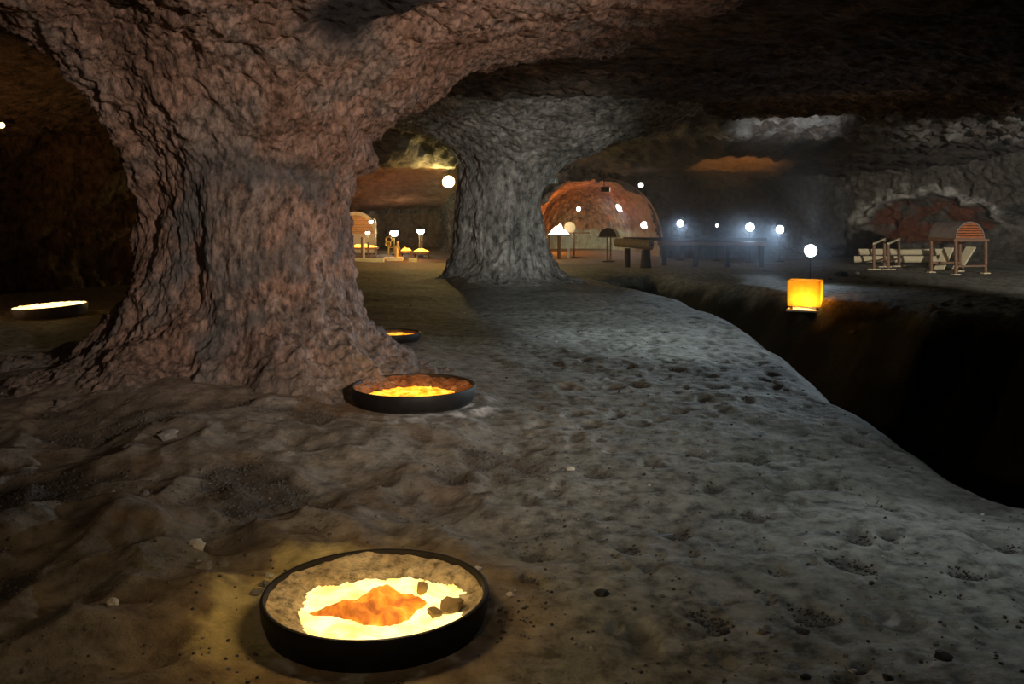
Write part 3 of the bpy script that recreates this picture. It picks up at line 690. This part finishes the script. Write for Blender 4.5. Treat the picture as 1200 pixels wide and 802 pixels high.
spot('roof_patch_fill', (6.2, 25.2, .45), (6.5, 26.8, 2.6), 150, (1, .58, .24), 62, .5, .05)  # added spot, no fixture built, lights the orange roof patch

# ------------------------------------------------------------------ exit sign and spotlight box by the arch
p = at(648, 212, 27.6)
s = empty('exit_sign', p, 0, 'small dark green exit sign with white figures above the arch', 'sign')
MB().box((0, .0, 0), (.30, .05, .17)).build('sign_box', M['sign_green'], s)
b = MB(); b.box((-.07, -.027, .045), (.028, .006, .028)); b.bar((-.07, -.027, .03), (-.085, -.027, -.02), .022, .006); b.bar((-.085, -.027, -.015), (-.06, -.027, -.06), .014, .006); b.bar((-.085, -.027, -.015), (-.115, -.027, -.05), .014, .006); b.bar((-.075, -.027, .025), (-.04, -.027, .005), .012, .006)
b.build('running_figure', M['sign_white'], s)
b = MB(); b.bar((.07, -.027, .05), (.07, -.027, -.03), .02, .006); b.add([(.03, -.028, -.02), (.11, -.028, -.02), (.07, -.028, -.065)], [(0, 1, 2)]); b.build('arrow', M['sign_white'], s)
MB().bar((0, 0, .08), (0, 0, .6), .02, .02).build('hanger', M['iron'], s)
p = at(709, 222, 28.0)
s = empty('spotlight_box', p, 0, 'black box spotlight hung under the top of the arch', 'lamp')
MB().box((0, 0, 0), (.26, .2, .15)).build('housing', M['iron'], s); MB().box((.137, 0, 0), (.014, .18, .13)).build('lens', lampmat('box_lens', (1, .8, .5), 1.2), s)
MB().bar((-.03, 0, .07), (-.03, 0, .45), .025, .025).build('bracket', M['iron'], s)

# ------------------------------------------------------------------ half-round chests on stands
def half_barrel(parent, R, L, z0, end_m, skin_m, boards=0, yoff=0.0, tray=None):
    n = 20
    vs, fs = [], []
    for j, y in enumerate((0, L)):
        for rr in (R, R-.02):
            vs += [(rr*math.cos(math.pi*i/n), y+yoff, z0+rr*math.sin(math.pi*i/n)*1.02) for i in range(n+1)]
    m = n+1
    for i in range(n):
        fs += [(i, i+1, 2*m+i+1, 2*m+i), (m+i+1, m+i, 3*m+i, 3*m+i+1), (i+1, i, m+i, m+i+1), (2*m+i, 2*m+i+1, 3*m+i+1, 3*m+i)]
    MB().add(vs, fs).build('curved_cover', skin_m, parent, True)
    def end(y0, y1, za, zb, nm):
        zs = np.linspace(za, zb, 5); Ri = R-.022
        b = MB(); v = []
        for y in (y0, y1):
            for z in zs: v.append((-math.sqrt(max(Ri*Ri-z*z, 0)), y+yoff, z0+z*1.02))
            for z in zs[::-1]: v.append((math.sqrt(max(Ri*Ri-z*z, 0)), y+yoff, z0+z*1.02))
        k = 10
        b.add(v, [tuple(range(k)), tuple(range(2*k-1, k-1, -1))]+[(i, k+i, k+(i+1) % k, (i+1) % k) for i in range(k)])
        return b.build(nm, end_m, parent)
    if boards:
        for i in range(boards):
            za, zb = (R-.03)*i/boards, (R-.03)*(i+1)/boards-.012
            end(.01+.006*(i % 2), .05, za, zb, 'board')
        end(L-.04, L-.01, 0, R-.03, 'rear_end')
    else:
        end(.01, .05, 0, R-.025, 'front_end'); end(L-.05, L-.01, 0, R-.025, 'rear_end')
    MB().box((0, L/2+yoff, z0-.012), (2*R+.02, L+.04, .024)).build('bottom_board', tray or M['wood_brown'], parent)
# the right-hand one with a red board end
bx, by, _ = fp(1137, 322.5); by += .25; bx = (1137-600)*by/FOC
rz = math.radians(10)
hb = empty('barrel_chest', (bx, by, zf1(bx, by)), rz, 'half round chest with reddish board end on a timber stand by the right wall', 'chest')
W, L = .80, 1.0
half_barrel(hb, .37, L, .84, M['wood_red'], M['sheet'], 6)
for (x, y) in ((-.38, -.02), (.38, -.02), (-.38, L-.1), (.38, L-.1)):
    gz = zf1(bx+x*math.cos(rz)-y*math.sin(rz), by+x*math.sin(rz)+y*math.cos(rz))-zf1(bx, by)
    MB().bar((x, y, gz), (x, y, .80), .055, .055).build('leg', M['wood_brown'], hb)
    MB().box((x, y, gz+.012), (.17, .12, .03)).build('foot_pad', M['cream'], hb)
MB().bar((-.45, -.03, .79), (.45, -.03, .79), .06, .06).build('rail', M['wood_brown'], hb)
MB().bar((-.38, -.03, .20), (.38, -.03, .20), .07, .04).build('rail', M['wood_brown'], hb)
MB().bar((-.38, -.05, .785), (-.38, L, .785), .06, .05).build('rail', M['wood_brown'], hb)
MB().bar((.38, -.05, .785), (.38, L, .785), .06, .05).build('rail', M['wood_brown'], hb)
MB().bar((-.38, L-.1, .22), (.38, L-.1, .22), .07, .04).build('rail', M['wood_brown'], hb)
for px0, px1, py1, lab, dpt in ((1100, 1112, 291, 'short pale board leaning left of the barrel chest stand', .35), (1121, 1138, 290, 'wide pale board leaning under the red ended barrel chest', .2)):
    yy0 = by+dpt+1.35; a = Vector(((px0-600)*yy0/FOC, yy0, 0)); a.z = zf1(a.x, a.y); bpt = Vector(at(px1, py1, yy0+.25))
    o = empty('leaning_board', a, 0, lab, 'board')
    MB().bar((0, 0, 0.0), bpt-a, .26, .045).build('plank', M['wood_pale'], o)
# two trestle frames
for px0, px1, lab in ((1024, 1036.5, 'brown timber trestle frame, left one of the pair before the pale planks'), (1041, 1053.5, 'brown timber trestle frame, right one of the pair before the pale planks')):
    y0 = fp(0, 315.5)[1]; y1 = y0+.95
    x0, x1 = (px0-600)*y0/FOC, (px1-600)*y1/FOC
    z0, z1 = zf1(x0, y0), zf1(x1, y1)
    o = empty('trestle', (x0, y0, z0), 0, lab, 'trestle', None)
    d = Vector((x1-x0, y1-y0, z1-z0)); H0 = at(0, 285.5, y0)[2]-z0; H1 = at(0, 280, y1)[2]-z1
    MB().bar((0, 0, 0), (0, 0, H0), .06, .06).build('leg', M['wood_brown'], o)
    MB().bar(d, d+Vector((0, 0, H1)), .06, .06).build('leg', M['wood_brown'], o)
    MB().bar((-.02, -.05, H0+.0), d+Vector((.02, .04, H1+.0)), .05, .04).build('rail', M['wood_pale'], o)
    MB().bar((0, 0, .2), d+Vector((0, 0, .22)), .05, .03).build('stretcher', M['wood_brown'], o)
    for q in (Vector((0, 0, .014)), d+Vector((0, 0, .014))): MB().box(q, (.34, .12, .028)).build('foot_plate', M['cream'], o)
# two long pale planks laid against the wall
for pxa, pxb, py, Yd, lab in ((1006, 1108, 295.5, 25.0, 'long pale plank lying along the right wall, upper of the two'), (1001, 1104, 304.0, 24.75, 'long pale plank lying along the right wall, lower of the two')):
    a, b = Vector(at(pxa, py, Yd+.35)), Vector(at(pxb, py, Yd-.2))
    o = empty('plank', (a+b)/2, 0, lab, 'plank'); d = (b-a)/2
    rot = d.to_track_quat('X', 'Z').to_matrix() @ Matrix.Rotation(math.radians(50), 3, 'X')
    MB().box((0, 0, 0), (d.length*2, .165, .06), rot).build('timber', M['wood_pale'], o)
    for s_ in (-.7, 0, .7):
        q = d*s_; gz = zf1(o.location.x+q.x, o.location.y+q.y+.08)-o.location.z
        MB().bar((q.x, q.y+.09, gz-.02), (q.x, q.y+.09, -.02), .06, .06).build('prop', M['wood_dark'], o)
# the dark half dome chest before the arch
Yd = 26.6; p = at(712, 277.5, Yd); gz = zf1(p[0], Yd)
o = empty('barrel_chest', (p[0], Yd, gz), math.radians(-14), 'dark half round chest on two thin legs in front of the arch', 'chest')
half_barrel(o, .27, .42, p[2]-gz, M['wood_dark'], M['cream'], 0, 0, M['wood_brown'])
for x in (-.03, .07): MB().bar((x, .12, 0), (x, .12, p[2]-gz-.02), .04, .04).build('leg', M['wood_brown'], o)
MB().box((.02, .12, .015), (.3, .3, .03)).build('base_plate', M['iron'], o)
# cream ended drum on a post left of it
Yd = 28.2; p = at(668.5, 272, Yd); gz = zf1(p[0], Yd)
o = empty('round_chest', (p[0], Yd, gz), 0, 'cream round ended chest on a brown tray and post beside the glowing heap', 'chest')
zt = p[2]-gz
b = MB(); b.tube((-.02, -.02, zt+.135), (.0, .32, zt+.135), .17, 28); b.build('drum', M['cream'], o, True)
MB().box((.20, .14, zt-.03), (.75, .34, .03)).build('tray', M['wood_brown'], o)
MB().bar((.11, .1, 0), (.11, .1, zt-.04), .055, .055).build('post', M['wood_brown'], o); MB().bar((-.03, .25, 0), (-.03, .25, zt-.04), .05, .05).build('post', M['wood_brown'], o)
# table with a glowing heap
Yd = 27.6; p = at(655, 275, Yd); gz = zf1(p[0], Yd)
o = empty('display_table', (p[0], Yd, gz), 0, 'narrow display table holding the glowing white salt heap', 'table')
zt = p[2]-gz
MB().box((0, .1, zt-.02), (.66, .44, .04)).build('table_top', M['sheet'], o)
for x, y, m in ((.02, -.07, M['wood_brown']), (.29, .02, M['white_paint']), (-.29, .02, M['wood_brown']), (.0, .28, M['wood_brown'])): MB().bar((x, y, 0), (x, y, zt-.04), .06, .05).build('leg', m, o)
h = empty('salt_heap', (p[0], Yd+.1, gz+zt), 0, 'glowing white heap of salt lumps on the display table', 'salt heap')
def heap(x, y, r, a): return .27*np.clip(1-r**1.3, 0, 1)*(1+.4*fbm(x*9, y*9, 1., 3))
x, y, hh = polar(.31, 20, 48, heap, .6); grid_mesh('heap', np.stack([x, y, hh], -1), M['glow_white'], h, None, closed=True)
point('heap_glow', (p[0], Yd-.1, gz+zt+.45), 25, (1, .8, .5), .12)
# sawn log on two supports
y0 = 23.9; A = Vector(at(722, 284, y0+.55)); B = Vector(at(763, 287, y0-.05)); g0 = zf1(A.x, A.y)
o = empty('log', A, 0, 'thick sawn log lying on two supports before the arch', 'log')
d = B-A
n = 22; vs = []
q = d.to_track_quat('Z', 'Y').to_matrix()
for k in range(9):
    for i in range(n):
        a = 2*math.pi*i/n; rr = (.112+.018*k/8)*(1+.05*math.sin(3*a+k)+.03*rnd.uniform(-1, 1)); vs.append(d*(k/8)+q @ Vector((rr*math.cos(a), rr*math.sin(a), 0)))
fs = [(k*n+i, k*n+(i+1) % n, (k+1)*n+(i+1) % n, (k+1)*n+i) for k in range(8) for i in range(n)]+[tuple(range(n-1, -1, -1))]
MB().add(vs, fs).build('trunk', M['wood_log'], o, True)
dn1 = d.normalized(); MB().tube(d-dn1*.005, d+dn1*.012, .132, 22).build('sawn_end', M['sheet'], o)
MB().tube(d+dn1*.012, d+dn1*.016, .03, 12).build('heart_hole', M['iron'], o)
for px_, w1, w2, lab in ((735.5, .075, .075, 'dark round post carrying the left of the sawn log'), (757, .10, .15, 'tapered block carrying the sawn end of the log')):
    tt_ = (px_-722)/41; c = A+d*tt_; c.y += .02; zg = zf1(c.x, c.y)
    s = MB(); s.tube((0, 0, -.03), (0, 0, c.z-.138-zg), w2, 14, w1); so = s.build('support_block', M['wood_dark'], None, True); so.location = (c.x, c.y, zg); tag(so, lab, 'support')
# long dark rail right of it
y0 = 24.6; A = Vector(at(771, 285, y0)); B = Vector(at(900, 286, y0-.6))
o = empty('timber_rail', (A.x, A.y, zf1(A.x, A.y)), 0, 'long low red brown timber rail on posts below the back wall floodlights', 'rail')
gz = o.location.z; A2, B2 = Vector((0, 0, A.z-gz)), Vector((B.x-A.x, B.y-A.y, B.z-gz))
MB().bar(A2, B2, .16, .10).build('beam', M['wood_brown'], o)
MB().bar(A2+Vector((-.9, .1, .11)), B2+Vector((0, .1, .11)), .04, .08).build('cap_board', M['wood_dark'], o)
for s_ in (.06, .35, .64, .94):
    q = A2.lerp(B2, s_); zg = zf1(A.x+q.x, A.y+q.y)-gz
    MB().bar((q.x, q.y+.02, zg-.03), (q.x, q.y+.02, q.z-.06), .12, .12).build('post', M['wood_dark'], o)

# ------------------------------------------------------------------ the lit chamber on the left
def tray(px0, px1, py, Yd, lab, h=.06, grp=None):
    x0, x1 = (px0-600)*Yd/FOC, (px1-600)*Yd/FOC; z = at(0, py, Yd)[2]; xc = (x0+x1)/2; gz = zf1(xc, Yd)
    o = empty('salt_tray', (xc, Yd, gz), 0, lab, 'tray', grp); wd = x1-x0; zt = z-gz
    MB().box((0, 0, zt-.05), (wd, .5, .06)).build('tray_bottom', M['wood_brown'], o)
    def hp(x, y, r, a): return .07*np.clip(1-r**2.5, 0, 1)*(1+.7*fbm(x*7+px0, y*7, 1., 3))
    x, y, hh = polar(wd*.49, 14, 44, hp, .45/wd); grid_mesh('lit_salt', np.stack([x, y, hh+zt-.02], -1), M['glow_tray'], o, None, closed=True)
    for sx in (-.42, .42): MB().bar((sx*wd, 0, 0), (sx*wd, 0, zt-.08), .05, .3).build('leg', M['wood_brown'], o)
    return o
tray(409, 443, 289, 28.5, 'glowing orange salt tray nearest the big pillar in the left chamber')
tray(469.5, 482, 293, 27.6, 'glowing orange salt tray just right of the old machine')
tray(484.5, 503, 294, 27.9, 'glowing orange salt tray at the right end of the left chamber')
point('chamber_glow', at(426, 283, 27.3), 24, ORANGE, .15); point('chamber_glow', at(482, 287, 26.8), 24, ORANGE, .15)
point('chamber_fill', at(470, 262, 32.0), 34, (1, .8, .55), .2)
for px0, px1, py, Yd, lab in ((416, 450, 306.5, 26.3, 'long pale kerb timber on the ground of the left chamber'), (453, 472, 302.3, 26.9, 'pale kerb timber before the old machine'), (479, 489, 304.6, 26.6, 'short pale kerb timber before the right salt trays')):
    x0, x1 = (px0-600)*Yd/FOC, (px1-600)*Yd/FOC; xc = (x0+x1)/2
    o = MB().box((0, 0, .05), (x1-x0, .14, .12)).build('kerb_timber', M['wood_pale']); o.location = (xc, Yd, zf1(xc, Yd)-.01); tag(o, lab, 'timber')
for px_, py0, py1, Yd, m, lab in ((424, 278, 306, 26.7, 'wood_brown', 'brown upright post nearest the big pillar in the chamber'), (426.4, 278, 305, 26.8, 'white_paint', 'white upright post beside the brown post in the chamber'), (431.5, 284, 304, 27.2, 'wood_brown', 'shorter brown post right of the white post')):
    x_ = (px_-600)*Yd/FOC; gz = zf1(x_, Yd); zt = at(0, py0, Yd)[2]
    o = MB().bar((0, 0, -.02), (0, 0, zt-gz), .05, .05).build('post', M[m]); o.location = (x_, Yd, gz); tag(o, lab, 'post')
def lamp_post(px_, py_, Yd, r, lab, posts=1, neck=0.0, power=12):
    p = Vector(at(px_, py_, Yd)); gz = zf1(p.x, Yd)
    o = empty('lamp_post', (p.x+neck, Yd, gz), 0, lab, 'lamp'); h = p.z-gz
    for k in range(posts):
        dx = (k-.5*(posts-1))*.07; MB().tube((dx, .02, 0), (dx, .02, h-(0 if neck else r)), .016, 8).build('pole', M['brass'], o)
    if neck:
        pts = [(0, .02, h), (-neck*.15, .02, h+.07), (-neck*.5, .02, h+.09), (-neck*.9, .02, h+.05)]
        b = MB(); [b.tube(pts[i], pts[i+1], .016, 8) for i in range(3)]; b.build('neck', M['brass'], o)
    b = MB(); b.lathe([(.001, -r*.75), (r*.6, -r*.6), (r, -.05*r), (r*.8, r*.5), (.001, r*.75)], 18); q = b.build('globe', M['lens_white'], o, True); q.location = (-neck, -.01, h)
    b = MB(); b.lathe([(r*.83, r*.5), (r*.6, r*.75), (.03, r*.95), (.001, r*.97)], 18); q = b.build('cap', M['iron'], o, True); q.location = (-neck, -.01, h)
    MB().tube((0, .02, 0), (0, .02, .03), .09, 14).build('base', M['iron'], o)
    point('lamp_glow', (p.x, Yd-.25, p.z), power, WHITE, .05)
lamp_post(435, 260, 29.3, .075, 'gooseneck lamp post in the left chamber, the tallest lamp', 1, .15, 2)
lamp_post(431, 273, 29.2, .075, 'low lamp post nearest the big pillar in the left chamber', 1, 0, 2)
lamp_post(462, 273.5, 29.2, .14, 'brightest lamp post behind the old machine', 1, 0, 7)
lamp_post(493, 271, 28.5, .12, 'lamp on a double post at the right end of the left chamber', 2, 0, 5)
# old machine with wheels
Yd = 27.3; p = at(461, 296, Yd); gz = zf1(p[0], Yd)
o = empty('old_machine', (p[0], Yd, gz), 0, 'old brass coloured machine with two wheels in the left chamber', 'machine')
MB().ring((-.13, 0, at(0, 281, Yd)[2]-gz), .085, .022).build('wheel', M['brass'], o, True); MB().ring((-.15, -.03, at(0, 286, Yd)[2]-gz), .07, .02).build('wheel', M['brass'], o, True)
b = MB(); b.tube((.02, .05, .30), (.16, .05, .36), .10, 14); b.tube((.12, 0, .3), (.12, 0, .52), .03, 10); b.build('body', M['brass'], o)
MB().tube((.10, 0, .06), (.10, 0, .34), .07, 14, .05).build('column', M['brass'], o)
MB().box((.02, 0, .03), (.55, .3, .07)).build('base_block', M['wood_pale'], o)
b = MB(); b.bar((-.14, 0, .06), (-.14, .02, .5), .035, .035); b.bar((-.14, .02, .34), (.1, .02, .34), .03, .03); b.build('frame', M['brass'], o)
# arched slatted end, orange lit
Yd = 31.0; c = at(416, 274, Yd); gz = zf1(c[0], Yd)
o = empty('slatted_arch', (c[0], Yd, gz), 0, 'orange lit arched wall of horizontal slats beside the big pillar in the chamber', 'screen')
R = .66; zc0 = c[2]-gz
for i in range(9):
    za = R*i/9; zb = R*(i+1)/9-.012; w0 = math.sqrt(max(R*R-((za+zb)/2)**2, .01))
    MB().box((0, .012*(i % 2), zc0+(za+zb)/2), (2*w0, .04, zb-za)).build('slat', M['wood_orange'], o)
b = MB()
for i in range(16):
    a0, a1 = math.pi*i/16, math.pi*(i+1)/16; b.bar((R*1.03*math.cos(a0), 0, zc0+R*1.03*math.sin(a0)), (R*1.03*math.cos(a1), 0, zc0+R*1.03*math.sin(a1)), .06, .12)
b.build('arch_rim', M['cream'], o); MB().box((0, .03, zc0/2), (2*R, .06, zc0)).build('base_wall', M['cream'], o)
point('slat_glow', (c[0]+.35, Yd-.7, c[2]+.5), 9, AMBER, .1)
# dark beam ends along the chamber back wall
for px_ in (428, 449, 467, 484, 500):
    p = at(px_, 248, 34.6); b_ = MB().box((0, 0, 0), (.22, .5, .14)).build('beam_end', M['wood_dark']); b_.location = p; b_.parent = bpy.data.objects['wall_chamber']
# slate chip on the path
x, y, _ = fp(776, 618); o = MB().box((0, 0, 0), (.115, .03, .012), Matrix.Rotation(.25, 3, 'Z')).build('slate_chip', plain('blue_slate', (.13, .15, .17), .5)); o.location = (x, y, zf1(x, y)+.008)
tag(o, 'flat bluish slate chip lying on the trodden path right of the nearest pan', 'stone')
